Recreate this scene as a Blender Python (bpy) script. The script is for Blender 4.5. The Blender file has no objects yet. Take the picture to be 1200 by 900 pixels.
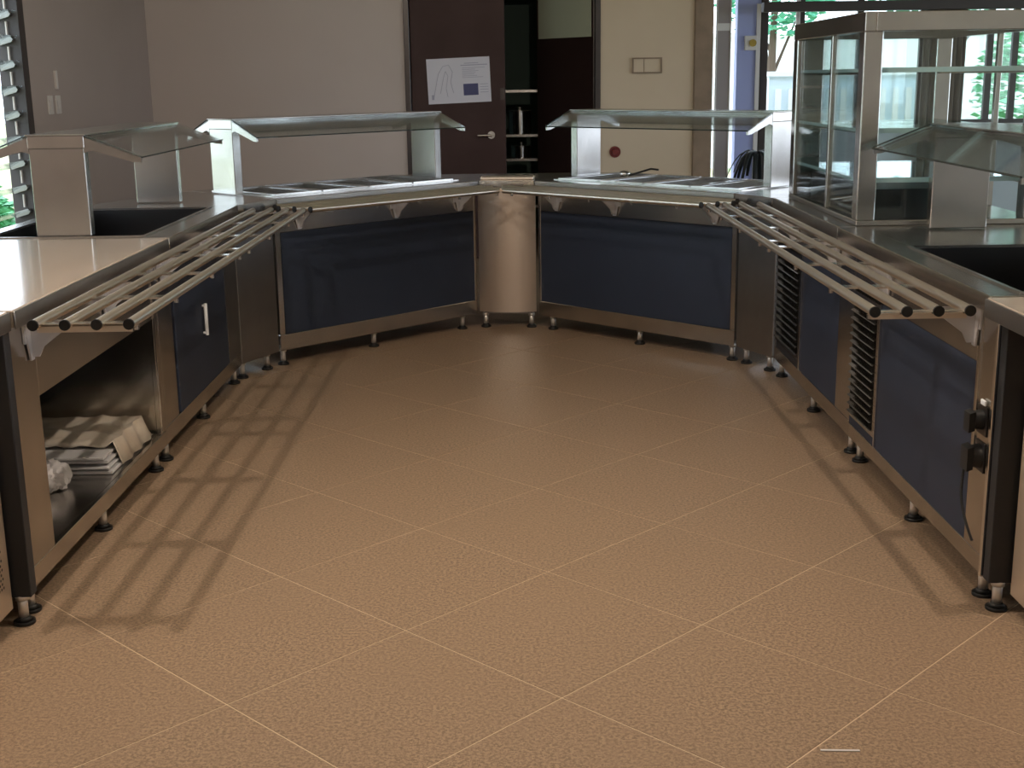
import bpy, bmesh, math, random
from mathutils import Matrix, Vector
random.seed(7)
scene = bpy.context.scene
COL = scene.collection
PI = math.pi

# ------------------------------------------------------------------ camera
cam_d = bpy.data.cameras.new('camera'); cam = bpy.data.objects.new('camera', cam_d); COL.objects.link(cam)
F_PX, PITCH, ROLL, EYE = 1491.9, 0.2361, -0.0145, 1.5316
cam_d.sensor_fit = 'HORIZONTAL'; cam_d.sensor_width = 36.0; cam_d.lens = 36.0*F_PX/1200.0
cam_d.clip_start = 0.05; cam_d.clip_end = 200
cam.matrix_world = Matrix.Translation((0, 0, EYE)) @ Matrix.Rotation(PI/2-PITCH, 4, 'X') @ Matrix.Rotation(ROLL, 4, 'Z')
scene.camera = cam

# ------------------------------------------------------------------ sky
w = bpy.data.worlds.new('sky'); scene.world = w; w.use_nodes = True
bg = w.node_tree.nodes['Background']
bg.inputs[0].default_value = (0.78, 0.87, 1.0, 1); bg.inputs[1].default_value = 5.0

# ------------------------------------------------------------------ exposure
scene.cycles.transparent_max_bounces = 32
vs = scene.view_settings
vs.view_transform = 'Standard'; vs.look = 'None'; vs.exposure = 0.0; vs.gamma = 1.0; vs.use_curve_mapping = False
LAMP_W = 112.0
LAMP_COL = (1.0, 0.84, 0.69)

def portal(name, loc, rot, sx, sy):
    d = bpy.data.lights.new(name, 'AREA'); d.shape = 'RECTANGLE'; d.size = sx; d.size_y = sy
    d.cycles.is_portal = True
    o = bpy.data.objects.new(name, d); COL.objects.link(o); o.location = loc; o.rotation_euler = rot
    return o
portal('daylight_portal_left', (-3.12, 6.15, 1.6), (0, -PI/2, 0), 2.0, 4.3)     # looks along +x
portal('daylight_portal_far', (5.0, 13.25, 1.8), (-PI/2, 0, 0), 4.4, 1.7)     # looks along -y

portal('daylight_portal_right', (7.3, 4.5, 1.72), (0, PI/2, 0), 1.55, 12.0)      # looks along -x

# ------------------------------------------------------------------ materials
def mat(name, col, rough=.5, metal=0.0, spec=.5, noise=None, bump=None, coat=0.0, brushed=False, emit=None, estr=0):
    m = bpy.data.materials.new(name); m.use_nodes = True
    nt = m.node_tree; N = nt.nodes; L = nt.links; b = N['Principled BSDF']
    b.inputs['Base Color'].default_value = (*col, 1); b.inputs['Roughness'].default_value = rough
    b.inputs['Metallic'].default_value = metal; b.inputs['Specular IOR Level'].default_value = spec
    b.inputs['Coat Weight'].default_value = coat; b.inputs['Coat Roughness'].default_value = .08
    if noise or bump or brushed:
        tc = N.new('ShaderNodeTexCoord')
    if brushed:
        mp = N.new('ShaderNodeMapping'); mp.inputs['Scale'].default_value = (1.5, 1.5, 90) if brushed == 'h' else (70, 70, 1.2)
        L.new(tc.outputs['Object'], mp.inputs[0])
        nz = N.new('ShaderNodeTexNoise'); nz.inputs['Scale'].default_value = 4; nz.inputs['Detail'].default_value = 3
        L.new(mp.outputs[0], nz.inputs[0])
        mr = N.new('ShaderNodeMapRange'); mr.inputs['To Min'].default_value = rough-.004; mr.inputs['To Max'].default_value = rough+.006
        L.new(nz.outputs[0], mr.inputs[0]); L.new(mr.outputs[0], b.inputs['Roughness'])
        n2 = N.new('ShaderNodeTexNoise'); n2.inputs['Scale'].default_value = 5; n2.inputs['Detail'].default_value = 4
        L.new(tc.outputs['Object'], n2.inputs[0])
        cr = N.new('ShaderNodeValToRGB'); cr.color_ramp.elements[0].position = .3; cr.color_ramp.elements[1].position = .75
        cr.color_ramp.elements[0].color = tuple(c*.86 for c in col)+(1,); cr.color_ramp.elements[1].color = tuple(min(1, c*1.06) for c in col)+(1,)
        L.new(n2.outputs[0], cr.inputs[0]); L.new(cr.outputs[0], b.inputs['Base Color'])
    if noise:
        sc, col2 = noise
        nz = N.new('ShaderNodeTexNoise'); nz.inputs['Scale'].default_value = sc; nz.inputs['Detail'].default_value = 5
        L.new(tc.outputs['Object'], nz.inputs[0])
        cr = N.new('ShaderNodeValToRGB'); cr.color_ramp.elements[0].position = .32; cr.color_ramp.elements[1].position = .68
        cr.color_ramp.elements[0].color = (*col, 1); cr.color_ramp.elements[1].color = (*col2, 1)
        L.new(nz.outputs[0], cr.inputs[0]); L.new(cr.outputs[0], b.inputs['Base Color'])
    if bump:
        sc, st = bump
        nb = N.new('ShaderNodeTexNoise'); nb.inputs['Scale'].default_value = sc; nb.inputs['Detail'].default_value = 4
        L.new(tc.outputs['Object'], nb.inputs[0])
        bp = N.new('ShaderNodeBump'); bp.inputs['Strength'].default_value = st; bp.inputs['Distance'].default_value = .01
        L.new(nb.outputs[0], bp.inputs['Height']); L.new(bp.outputs[0], b.inputs['Normal'])
    if emit:
        b.inputs['Emission Color'].default_value = (*emit, 1); b.inputs['Emission Strength'].default_value = estr
    return m

def glass_mat(name, tint, refl=.12):
    m = bpy.data.materials.new(name); m.use_nodes = True
    nt = m.node_tree; N = nt.nodes; L = nt.links; N.remove(N['Principled BSDF'])
    out = N['Material Output']
    tr = N.new('ShaderNodeBsdfTransparent'); tr.inputs[0].default_value = (*tint, 1)
    gl = N.new('ShaderNodeBsdfGlossy'); gl.inputs['Roughness'].default_value = .03; gl.inputs[0].default_value = (.95, .98, 1, 1)
    lw = N.new('ShaderNodeFresnel'); lw.inputs[0].default_value = 1.45
    ml = N.new('ShaderNodeMath'); ml.operation = 'MULTIPLY_ADD'; ml.inputs[1].default_value = .55; ml.inputs[2].default_value = refl*.15; ml.use_clamp = True
    L.new(lw.outputs[0], ml.inputs[0])
    mx = N.new('ShaderNodeMixShader'); L.new(ml.outputs[0], mx.inputs[0]); L.new(tr.outputs[0], mx.inputs[1]); L.new(gl.outputs[0], mx.inputs[2])
    L.new(mx.outputs[0], out.inputs['Surface'])
    return m

def floor_mat(name, a, b_, c, rough):
    m = bpy.data.materials.new(name); m.use_nodes = True
    nt = m.node_tree; N = nt.nodes; L = nt.links; p = N['Principled BSDF']
    g = N.new('ShaderNodeNewGeometry')
    n1 = N.new('ShaderNodeTexNoise'); n1.inputs['Scale'].default_value = 105; n1.inputs['Detail'].default_value = 4; n1.inputs['Roughness'].default_value = .75
    n2 = N.new('ShaderNodeTexNoise'); n2.inputs['Scale'].default_value = 2.2; n2.inputs['Detail'].default_value = 3
    n3 = N.new('ShaderNodeTexNoise'); n3.inputs['Scale'].default_value = 38; n3.inputs['Detail'].default_value = 3
    for n in (n1, n2, n3): L.new(g.outputs['Position'], n.inputs[0])
    r1 = N.new('ShaderNodeValToRGB'); r1.color_ramp.elements[0].position = .42; r1.color_ramp.elements[1].position = .57
    r1.color_ramp.elements[0].color = (*a, 1); r1.color_ramp.elements[1].color = (*b_, 1)
    L.new(n1.outputs[0], r1.inputs[0])
    r2 = N.new('ShaderNodeMapRange'); r2.inputs['From Min'].default_value = .3; r2.inputs['From Max'].default_value = .7; r2.inputs['To Min'].default_value = 0; r2.inputs['To Max'].default_value = .35
    L.new(n2.outputs[0], r2.inputs[0])
    r3 = N.new('ShaderNodeMapRange'); r3.inputs['From Min'].default_value = .35; r3.inputs['From Max'].default_value = .65; r3.inputs['To Min'].default_value = 0; r3.inputs['To Max'].default_value = .4
    L.new(n3.outputs[0], r3.inputs[0])
    ad = N.new('ShaderNodeMath'); ad.operation = 'ADD'; L.new(r2.outputs[0], ad.inputs[0]); L.new(r3.outputs[0], ad.inputs[1])
    mx = N.new('ShaderNodeMixRGB'); mx.inputs[2].default_value = (*c, 1)
    L.new(ad.outputs[0], mx.inputs[0]); L.new(r1.outputs[0], mx.inputs[1]); L.new(mx.outputs[0], p.inputs['Base Color'])
    p.inputs['Roughness'].default_value = rough; p.inputs['Specular IOR Level'].default_value = .35
    bp = N.new('ShaderNodeBump'); bp.inputs['Strength'].default_value = .08; bp.inputs['Distance'].default_value = .002
    L.new(n1.outputs[0], bp.inputs['Height']); L.new(bp.outputs[0], p.inputs['Normal'])
    return m

M = dict(
    steel=mat('brushed_steel', (.60, .575, .54), .20, 1.0, brushed='v'),
    steel_h=mat('brushed_steel_flat', (.58, .56, .53), .24, 1.0, brushed='h'),
    steel_dull=mat('dull_steel', (.34, .33, .32), .36, 1.0, brushed='v'),
    steel_post=mat('satin_steel', (.52, .51, .49), .24, 1.0, brushed='v'),
    column=mat('satin_column_steel', (.80, .72, .65), .34, 1.0),
    satin=mat('satin_panel_steel', (.62, .50, .38), .5, .7),
    tube=mat('tube_steel', (.72, .65, .56), .36, 1.0),
    chrome=mat('bright_steel', (.80, .79, .77), .16, 1.0),
    stem=mat('zinc_stem', (.82, .80, .77), .35, .8),
    cast=mat('cast_metal', (.62, .62, .64), .45, .6),
    navy=mat('navy_laminate', (.016, .024, .045), .55, 0, .45, noise=(3.0, (.020, .029, .053))),
    charcoal=mat('charcoal_paint', (.022, .024, .028), .5, 0, .4),
    black=mat('black_rubber', (.008, .008, .008), .55),
    black_gloss=mat('black_plastic', (.01, .01, .011), .3),
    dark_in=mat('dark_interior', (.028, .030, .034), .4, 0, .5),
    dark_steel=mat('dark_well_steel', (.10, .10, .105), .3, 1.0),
    stone=mat('polished_cream_top', (.34, .29, .235), .14, 0, .5, noise=(6, (.38, .325, .27)), coat=.3),
    grout=mat('grout', (.60, .48, .345), .7),
    tile=floor_mat('speckled_tile', (.14, .097, .064), (.37, .265, .180), (.26, .183, .122), .40),
    wall_l=mat('taupe_wall', (.36, .30, .265), .75, noise=(1.3, (.38, .32, .285))),
    wall_b=mat('warm_grey_wall', (.50, .435, .395), .75, noise=(1.1, (.53, .465, .42))),
    wall_c=mat('cream_wall', (.56, .47, .34), .7, noise=(1.5, (.60, .51, .38))),
    ceil=mat('white_ceiling', (.72, .70, .66), .8),
    trimw=mat('brown_trim', (.20, .15, .10), .6, noise=(8, (.27, .20, .14))),
    door=mat('dark_brown_door', (.036, .017, .015), .5, 0, .2, noise=(2.5, (.052, .027, .024))),
    door2=mat('deep_brown_door', (.026, .013, .011), .32, coat=.3),
    white=mat('white_paint', (.80, .82, .83), .5),
    mauve=mat('grey_glass_panel', (.36, .34, .35), .3),
    peri=mat('blue_wall', (.40, .48, .84), .6),
    green=mat('green_wall', (.10, .16, .135), .7),
    frame_d=mat('dark_window_frame', (.035, .028, .026), .5),
    door_glow=mat('pale_door_glow', (.42, .45, .34), .35),  # glow on the upper door leaf, put into a pale colour
    parapet=mat('pale_wall', (.62, .74, .84), .7),
    curtain=mat('taupe_curtain', (.22, .195, .16), .85),
    paper=mat('paper', (.62, .62, .68), .7),
    ink=mat('pale_ink', (.36, .36, .45), .7),
    inkblue=mat('blue_ink', (.055, .06, .15), .6),
    red=mat('red_button', (.14, .012, .010), .4),
    switch=mat('switch_plastic', (.55, .51, .47), .5),
    yellow=mat('yellow_plastic', (.45, .33, .05), .5),
    wrap=mat('plastic_wrap', (.66, .56, .45), .30, 0, .6, noise=(9, (.82, .76, .66)), bump=(14, .6)),
    board=mat('white_board', (.68, .68, .70), .45),
    bag=mat('white_plastic', (.74, .71, .72), .35, bump=(20, .5)),
    leaf_a=mat('leaf_green', (.05, .30, .12), .6, noise=(4, (.12, .46, .20))),
    leaf_b=mat('leaf_teal', (.06, .36, .22), .6, noise=(4, (.16, .55, .36))),
    leaf_d=mat('leaf_dark', (.010, .018, .022), .5),
    bark=mat('bark', (.10, .07, .05), .9),
    soil=mat('earth', (.45, .33, .22), .9, noise=(1.5, (.25, .40, .18))),
    wallout=mat('white_render', (.80, .82, .84), .8),
    glass=glass_mat('clear_glass', (.93, .96, .95)),
    glass_g=glass_mat('guard_glass', (.945, .955, .95), .3),
    glass_edge=mat('glass_edge', (.02, .03, .03), .2),
    glass_pale=mat('pale_glass_edge', (.55, .75, .78), .15),
    lamp=mat('lamp_globe', (.9, .85, .75), .4, emit=(1, .85, .65), estr=6),
)

# ------------------------------------------------------------------ mesh helpers
def box(bm, x0, x1, y0, y1, z0, z1, bev=0.0):
    r = bmesh.ops.create_cube(bm, size=1)
    vs_ = r['verts']
    for v in vs_:
        v.co.x = x0 + (v.co.x+.5)*(x1-x0); v.co.y = y0 + (v.co.y+.5)*(y1-y0); v.co.z = z0 + (v.co.z+.5)*(z1-z0)
    if bev:
        es = list({e for v in vs_ for e in v.link_edges})
        bmesh.ops.bevel(bm, geom=es, offset=bev, segments=1, affect='EDGES', profile=.5)
    return bm
def cyl(bm, p, q, r, seg=12, r2=None):
    p, q = Vector(p), Vector(q); d = q-p
    rot = d.to_track_quat('Z', 'Y').to_matrix().to_4x4()
    bmesh.ops.create_cone(bm, cap_ends=True, cap_tris=False, segments=seg, radius1=r, radius2=r if r2 is None else r2, depth=d.length,
                          matrix=Matrix.Translation((p+q)/2) @ rot)
    return bm
def prism(bm, pts, z0, z1):
    a = [bm.verts.new((x, y, z0)) for x, y in pts]; b = [bm.verts.new((x, y, z1)) for x, y in pts]
    n = len(pts)
    bm.faces.new(a[::-1]); bm.faces.new(b)
    for i in range(n): bm.faces.new((a[i], a[(i+1) % n], b[(i+1) % n], b[i]))
    bmesh.ops.recalc_face_normals(bm, faces=bm.faces[:])
    return bm
def extr(bm, pts3, d):                       # polygon in 3-D extruded by vector d
    d = Vector(d); a = [bm.verts.new(p) for p in pts3]; b = [bm.verts.new(Vector(p)+d) for p in pts3]
    n = len(a); bm.faces.new(a[::-1]); bm.faces.new(b)
    for i in range(n): bm.faces.new((a[i], a[(i+1) % n], b[(i+1) % n], b[i]))
    bmesh.ops.recalc_face_normals(bm, faces=bm.faces[:])
    return bm
def B(): return bmesh.new()
def bx(*a, **k): return box(B(), *a, **k)
def obj(name, bm, m, parent=None, smooth=False):
    me = bpy.data.meshes.new(name); bm.to_mesh(me); bm.free()
    me.materials.append(M[m])
    if smooth:
        for p in me.polygons: p.use_smooth = True
        try: me.set_sharp_from_angle(angle=math.radians(40))
        except Exception: pass
    o = bpy.data.objects.new(name, me); COL.objects.link(o)
    if parent: o.parent = parent
    return o
def shared(name, me, parent, loc=(0, 0, 0), rot=(0, 0, 0)):
    o = bpy.data.objects.new(name, me); COL.objects.link(o); o.parent = parent; o.location = loc; o.rotation_euler = rot
    return o
def mesh(name, bm, m):
    me = bpy.data.meshes.new(name); bm.to_mesh(me); bm.free(); me.materials.append(M[m]); return me
def thing(name, label, cat, loc=(0, 0, 0), rz=0, group=None):
    o = bpy.data.objects.new(name, None); COL.objects.link(o); o.empty_display_size = .1
    o.location = loc; o.rotation_euler = (0, 0, rz); o['label'] = label; o['category'] = cat
    if group: o['group'] = group
    return o
def tag(o, label, cat, group=None):
    o['label'] = label; o['category'] = cat
    if group: o['group'] = group
    return o
def struct(o, label=None):
    o['kind'] = 'structure'
    if label: o['label'] = label
    return o

# ================================================================== SETTING
XL, XR = -3.0, 7.2           # side walls
YB, YF = 11.0, 13.0          # back wall on the left, further back wall on the right
YN = -2.5                    # wall behind the camera
HC = 3.05                    # ceiling

# floor: grout bed with square tiles laid on the diagonal
floor = struct(obj('floor', prism(B(), [(XL-.2, YN), (XR, YN), (XR, YF+1.4), (XL-.2, YF+1.4)], -.12, -.0012), 'grout'), 'tan speckled square tiles laid diagonally with pale joints')
TS, G = .6, .0045
TH = -.7737
O0 = Vector((-.7333, 2.945))
ax = Vector((math.cos(TH), math.sin(TH))); bx_ = Vector((-math.sin(TH), math.cos(TH)))
tb = bx(-TS/2+G/2, TS/2-G/2, -TS/2+G/2, TS/2-G/2, -.012, 0)
tile_me = mesh('tile', tb, 'tile')
rest = B()
for i in range(-26, 27):
    for j in range(-26, 27):
        c = O0 + ax*(i+.5)*TS + bx_*(j+.5)*TS
        if not (XL+.1 < c.x < XR-.2 and YN+.2 < c.y < YF+.4): continue
        if abs(c.x) < 1.95 and 2.2 < c.y < 8.4:
            shared('tile', tile_me, floor, (c.x, c.y, 0), (0, 0, TH))
        else:
            h = TS/2-G/2
            vs2 = [rest.verts.new((*(c+ax*sx*h+bx_*sy*h), 0)) for sx, sy in ((-1, -1), (1, -1), (1, 1), (-1, 1))]
            lo = [rest.verts.new((v.co.x, v.co.y, -.012)) for v in vs2]
            rest.faces.new(vs2)
            for k in range(4): rest.faces.new((lo[k], lo[(k+1) % 4], vs2[(k+1) % 4], vs2[k]))
ro = obj('outer_tiles', rest, 'tile', floor); ro['kind'] = 'stuff'

struct(obj('ceiling', bx(XL-.2, XR, YN, YF+1.4, HC, HC+.1), 'ceil'), 'white plastered ceiling')
# left wall with the louvre window
WY0, WY1, WZ0, WZ1 = 4.0, 8.22, .62, 2.55
b = B()
box(b, XL-.18, XL, YN, WY0, 0, HC); box(b, XL-.18, XL, WY1, YB+.2, 0, HC)
box(b, XL-.18, XL, WY0, WY1, 0, WZ0); box(b, XL-.18, XL, WY0, WY1, WZ1, HC)
struct(obj('wall_left', b, 'wall_l'), 'taupe painted wall beside the louvre window')
# back wall (left of the double door / right of it)
DX0, DX1, DZ = -.86, .78, 2.45
struct(obj('wall_back', bx(XL, DX0, YB, YB+.16, 0, HC), 'wall_b'), 'warm grey wall left of the brown door')
b = B(); box(b, DX1, 1.56, YB, YB+.16, 0, HC); box(b, DX0, DX1, YB, YB+.16, DZ, HC)
struct(obj('wall_back_cream', b, 'wall_c'), 'cream wall right of the doorway')
struct(obj('trim_1', bx(1.56, 1.72, YB-.03, YB+.19, 0, HC, bev=.01), 'trimw'), 'brown corner trim at the end of the cream wall')
struct(obj('wall_front', bx(XL-.2, XR, YN-.15, YN, 0, HC), 'ceil'), 'wall behind the viewer')
b = B(); box(b, XR, XR+.15, YN, -1.5, 0, HC); box(b, XR, XR+.15, 10.5, YF+1.4, 0, HC); box(b, XR, XR+.15, -1.5, 10.5, 0, .95); box(b, XR, XR+.15, -1.5, 10.5, 2.5, HC)
struct(obj('wall_right', b, 'wall_c'), 'cream side wall with a long window opening')
w4 = struct(thing('window_4', 'long side window outside the picture', 'window', (XR+.05, -1.5, 0)))
for k in range(9): obj('mullion', bx(0, .05, k*1.493, k*1.493+.05, .95, 2.5), 'frame_d', w4)
# room behind the doorway
b = B(); box(b, -1.4, 1.70, YF+.3, YF+.4, 0, HC); box(b, -1.5, -1.4, YB+.16, YF+.4, 0, HC)
struct(obj('wall_back_room', b, 'green'), 'dark green wall of the room behind the doorway')
struct(obj('wall_back_room_side', bx(1.60, 1.72, YB+.19, YF+.4, 0, HC), 'wall_c'), 'side wall of the room behind the doorway')
# far wall on the right: blue pier, window wall
OX0, OX1 = 2.58, 2.84
b = B(); box(b, 2.27, 2.50, YF, YF+.15, 0, HC); box(b, 1.72, 2.27, YF, YF+.15, 2.6, HC)
struct(obj('wall_far_blue', b, 'peri'), 'blue wall pier beside the bright doorway')
b = B(); box(b, 2.50, XR, YF, YF+.15, 2.30, HC)
struct(obj('wall_far_header', b, 'parapet'), 'pale wall above the far windows')
b = B(); box(b, 2.84, XR, YF, YF+.15, 0, 1.02)
struct(obj('wall_far_parapet', b, 'parapet'), 'pale blue wall below the far windows')

# ================================================================== COUNTERS
T0, T1 = .87, .92            # worktop underside / top
ZB = .088                    # underside of the counter bodies
R2 = math.sqrt(.5)
foot_me = mesh('foot', cyl(cyl(B(), (0, 0, .014), (0, 0, ZB+.004), .0145, 14), (0, 0, ZB-.014), (0, 0, ZB+.004), .020, 14), 'stem')
pad_me = mesh('foot_pad', cyl(cyl(B(), (0, 0, 0), (0, 0, .010), .031, 16), (0, 0, .010), (0, 0, .022), .026, 16, .017), 'black')
for me in (foot_me, pad_me):
    for p in me.polygons: p.use_smooth = len(p.vertices) == 4
def foot(parent, u, v):
    f = shared('foot', foot_me, parent, (u, v, 0)); shared('foot_pad', pad_me, f)
D = .80
def carcass(t, n, front=True, x0=0.0, mside='steel'):
    # shell behind the fascia
    obj('side_panel', bx(x0, x0+.02, .02, D, ZB, T0), mside, t); obj('side_panel', bx(n-.02, n, .02, D, ZB, T0), mside, t)
    obj('back_panel', bx(x0+.02, n-.02, D-.02, D, ZB, T0), 'steel_dull', t)
    obj('bottom_panel', bx(x0+.02, n-.02, .02, D-.02, ZB, ZB+.02), 'steel_dull', t)
def skirt(t, n, z1=.165, x0=0.0):
    obj('bottom_rail', bx(x0, n, 0, .02, ZB, z1, bev=.002), 'steel', t)
def louvre(t, u0, u1, z0, z1, n, m='steel_dull'):
    g = B(); e = .018
    box(g, u0, u0+e, -.006, .012, z0, z1); box(g, u1-e, u1, -.006, .012, z0, z1)
    box(g, u0+e, u1-e, -.006, .012, z0, z0+e); box(g, u0+e, u1-e, -.006, .012, z1-e, z1)
    gr = obj('louvre_grille', g, m, t)
    obj('grille_backing', bx(u0+e, u1-e, .03, .035, z0+e, z1-e), 'black', gr)
    h = (z1-z0-2*e)/n
    s = B(); extr(s, [(0, .016, h*.62), (0, .018, h*.68), (0, -.016, h*.16), (0, -.018, h*.08)], (u1-u0-2*e, 0, 0))
    sm = mesh('slat', s, 'steel')
    for i in range(n): shared('slat', sm, gr, (u0+e, 0, z0+e+i*h))

# --- left row, nearest unit with the open storage bay
L1 = thing('serving_counter', 'steel serving counter with open storage bay holding wrapped boards', 'counter', (-1.415, 3.50, 0), PI/2, 'serving counters in a U')
n = 1.515
skirt(L1, n, .150)
obj('corner_post', bx(0, .205, 0, .02, .150, T0, bev=.002), 'steel', L1)
obj('edge_strip', bx(-.004, .012, -.006, .03, ZB, T0, bev=.002), 'chrome', L1)
obj('apron', bx(.205, 1.45, 0, .02, .625, T0, bev=.002), 'steel', L1)
obj('end_post', bx(1.45, n, 0, .02, .150, T0, bev=.002), 'steel', L1)
obj('door_track', bx(1.452, 1.462, -.004, .016, .16, .80), 'chrome', L1)
obj('storage_shelf', bx(.02, n-.02, .02, .60, .135, .150), 'steel_h', L1)
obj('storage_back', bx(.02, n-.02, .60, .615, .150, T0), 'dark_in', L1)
obj('storage_side', bx(1.46, 1.475, .022, .60, .150, T0), 'steel', L1)
carcass(L1, n)
for u in (.055, .76, 1.45):
    foot(L1, u, .035); foot(L1, u, .72)

# --- left row, second unit with the navy door
L2 = thing('serving_counter', 'steel serving counter with navy hinged door and white pull handle', 'counter', (-1.415, 5.02, 0), PI/2, 'serving counters in a U')
n = 1.50
skirt(L2, n, .160)
obj('corner_post', bx(0, .215, 0, .02, .160, T0, bev=.002), 'steel', L2)
obj('apron', bx(.215, n, 0, .02, .68, T0, bev=.002), 'steel', L2)
dr = obj('door', bx(.235, 1.19, -.006, .02, .165, .672, bev=.003), 'navy', L2)
h = B(); cyl(h, (.712, -.022, .405), (.712, -.022, .55), .008); cyl(h, (.712, -.022, .415), (.712, -.004, .415), .006); cyl(h, (.712, -.022, .54), (.712, -.004, .54), .006)
obj('handle', h, 'white', dr, True)
obj('door_edge', bx(1.19, 1.20, -.008, .02, .165, .672), 'chrome', L2)
obj('end_post', bx(1.20, n, 0, .02, .160, .68, bev=.002), 'steel_dull', L2)
carcass(L2, n)
for u in (.085, .76, 1.45):
    foot(L2, u, .035); foot(L2, u, .72)

# --- corner filler between left row and rear-left counter
def filler(label, p, q):
    d = Vector((q[0]-p[0], q[1]-p[1])); t = thing('corner_filler', label, 'counter', (p[0], p[1], 0), math.atan2(d.y, d.x), 'corner fillers'); n = d.length
    obj('fascia', bx(.004, n-.004, 0, .02, ZB, T0, bev=.002), 'steel_dull', t)
    obj('back_panel', bx(.004, n-.004, .30, .32, ZB, T0), 'steel_dull', t)
    obj('bottom_panel', bx(.004, n-.004, .02, .30, ZB, ZB+.02), 'steel_dull', t)
    foot(t, .05 if n < .5 else .08, .04); foot(t, n-.07, .04)
    return t
filler('narrow dark steel corner filler left of the rear counters', (-1.415, 6.53), (-1.272, 6.845))
# --- rear-left counter
def rear(label, o, rz, n, u0, u1):
    t = thing('serving_counter', label, 'counter', (o[0], o[1], 0), rz, 'serving counters in a U')
    skirt(t, n, .175)
    obj('end_post', bx(0, u0, 0, .02, .175, T0, bev=.002), 'steel', t)
    obj('end_post', bx(u1, n, 0, .02, .175, T0, bev=.002), 'steel', t)
    obj('apron', bx(u0, u1, 0, .02, .735, T0, bev=.002), 'steel', t)
    obj('fascia_panel', bx(u0+.002, u1-.002, .001, .018, .177, .733), 'navy', t)
    carcass(t, n)
    return t
OBL = (-1.265, 6.855); NBL = 1.495
BLc = rear('rear serving counter with navy front panel standing before the grey wall', OBL, PI/4, NBL, .035, 1.475)
for u in (.02, .685, 1.40): foot(BLc, max(u, .04), .045); foot(BLc, max(u, .04), .72)
OBR = (.175, 7.845); NBR = 1.47
BRc = rear('rear serving counter with navy front panel standing before the cream wall', OBR, -PI/4, NBR, .02, 1.44)
for u in (.08, .775, 1.43): foot(BRc, u, .045); foot(BRc, u, .72)
# --- curved centre column between the two rear counters
cc = thing('corner_column', 'curved bright steel corner column between the two rear counters', 'counter', (-.018, 7.885, 0), -.11)
b = B(); W = .178; pts = []
for i in range(17):
    s = -1+2*i/16; pts.append((s*W, -.035*(1-s*s)))
prism(b, pts+[(W, .015), (-W, .015)], .105, T0)
obj('curved_fascia', b, 'column', cc, True)
b = B(); box(b, -.15, .15, .02, .30, ZB, ZB+.02); box(b, -.15, .15, .28, .30, ZB+.02, T0)
obj('column_back', b, 'steel_dull', cc)
for u in (-.145, .145): foot(cc, u, .035)
filler('narrow dark steel corner filler right of the rear counters', (1.222, 6.800), (1.366, 6.51))
# --- right row, far unit
R2c = thing('serving_counter', 'steel serving counter with dark louvre grille below the glass display cabinet', 'counter', (1.37, 6.50, 0), -PI/2, 'serving counters in a U')
n = 1.49
skirt(R2c, n, .155)
obj('end_post', bx(0, .035, 0, .02, .155, T0, bev=.002), 'steel_dull', R2c)
obj('apron', bx(.035, 1.27, 0, .02, .715, T0, bev=.002), 'steel_dull', R2c)
obj('grille_surround', bx(.04, .575, .002, .018, .157, .20), 'charcoal', R2c)
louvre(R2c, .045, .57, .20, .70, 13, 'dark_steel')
obj('divider_strip', bx(.575, .592, -.006, .02, .157, .713), 'chrome', R2c)
obj('fascia_panel', bx(.594, 1.262, .001, .018, .157, .713), 'navy', R2c)
obj('corner_post', bx(1.265, n, 0, .02, .155, T0, bev=.002), 'steel', R2c)
carcass(R2c, n)
for u in (.05, .76, 1.43): foot(R2c, u, .035); foot(R2c, u, .72)
# --- right row, nearest unit with power inlets
R1c = thing('serving_counter', 'steel serving counter with brown grille and two black power plugs', 'counter', (1.37, 5.005, 0), -PI/2, 'serving counters in a U')
n = 1.505
skirt(R1c, n, .145)
obj('apron', bx(.0, 1.345, 0, .02, .70, T0, bev=.002), 'steel', R1c)
louvre(R1c, .0, .365, .185, .695, 15, 'steel')
obj('grille_surround', bx(0, .365, .002, .018, .147, .185), 'navy', R1c)
obj('divider_strip', bx(.367, .378, -.006, .02, .147, .698), 'chrome', R1c)
obj('fascia_panel', bx(.38, 1.343, .001, .018, .147, .698), 'navy', R1c)
obj('corner_post', bx(1.345, n, 0, .02, .145, T0, bev=.002), 'steel', R1c)
obj('edge_strip', bx(n-.012, n+.004, -.006, .03, ZB, T0, bev=.002), 'chrome', R1c)
obj('corner_rib', bx(1.372, 1.380, -.004, .004, .40, T0), 'chrome', R1c)
carcass(R1c, n)
for u in (.065, .765, 1.435): foot(R1c, u, .035); foot(R1c, u, .72)
# --- counters nearest the viewer on both sides (mostly out of frame)
def near_counter(label, x, sgn):
    t = thing('serving_counter', label, 'counter', (x, 2.0 if sgn < 0 else 3.43, 0), PI/2 if sgn < 0 else -PI/2, 'serving counters in a U')
    n = 1.43
    obj('fascia', bx(0, n, 0, .02, .06, T0, bev=.002), 'satin', t)
    carcass(t, n)
    for u in (.2, n-.2): foot(t, u, .10); foot(t, u, .70)
    return t
L0 = near_counter('steel counter with perforated vent panel at left edge of the photo', -1.45, -1)
hb = B()
for i in range(26):
    for k in range(16):
        uu = 1.43-.05-i*.0155-(.0078 if k % 2 else 0); zz = .145+k*.0135
        bmesh.ops.create_circle(hb, cap_ends=True, segments=8, radius=.0045, matrix=Matrix.Translation((uu, -.0012, zz)) @ Matrix.Rotation(PI/2, 4, 'X'))
ho = obj('vent_perforations', hb, 'black', L0); ho['kind'] = 'stuff'
R0 = near_counter('plain steel counter at right edge of the photo', 1.43, 1)
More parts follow.
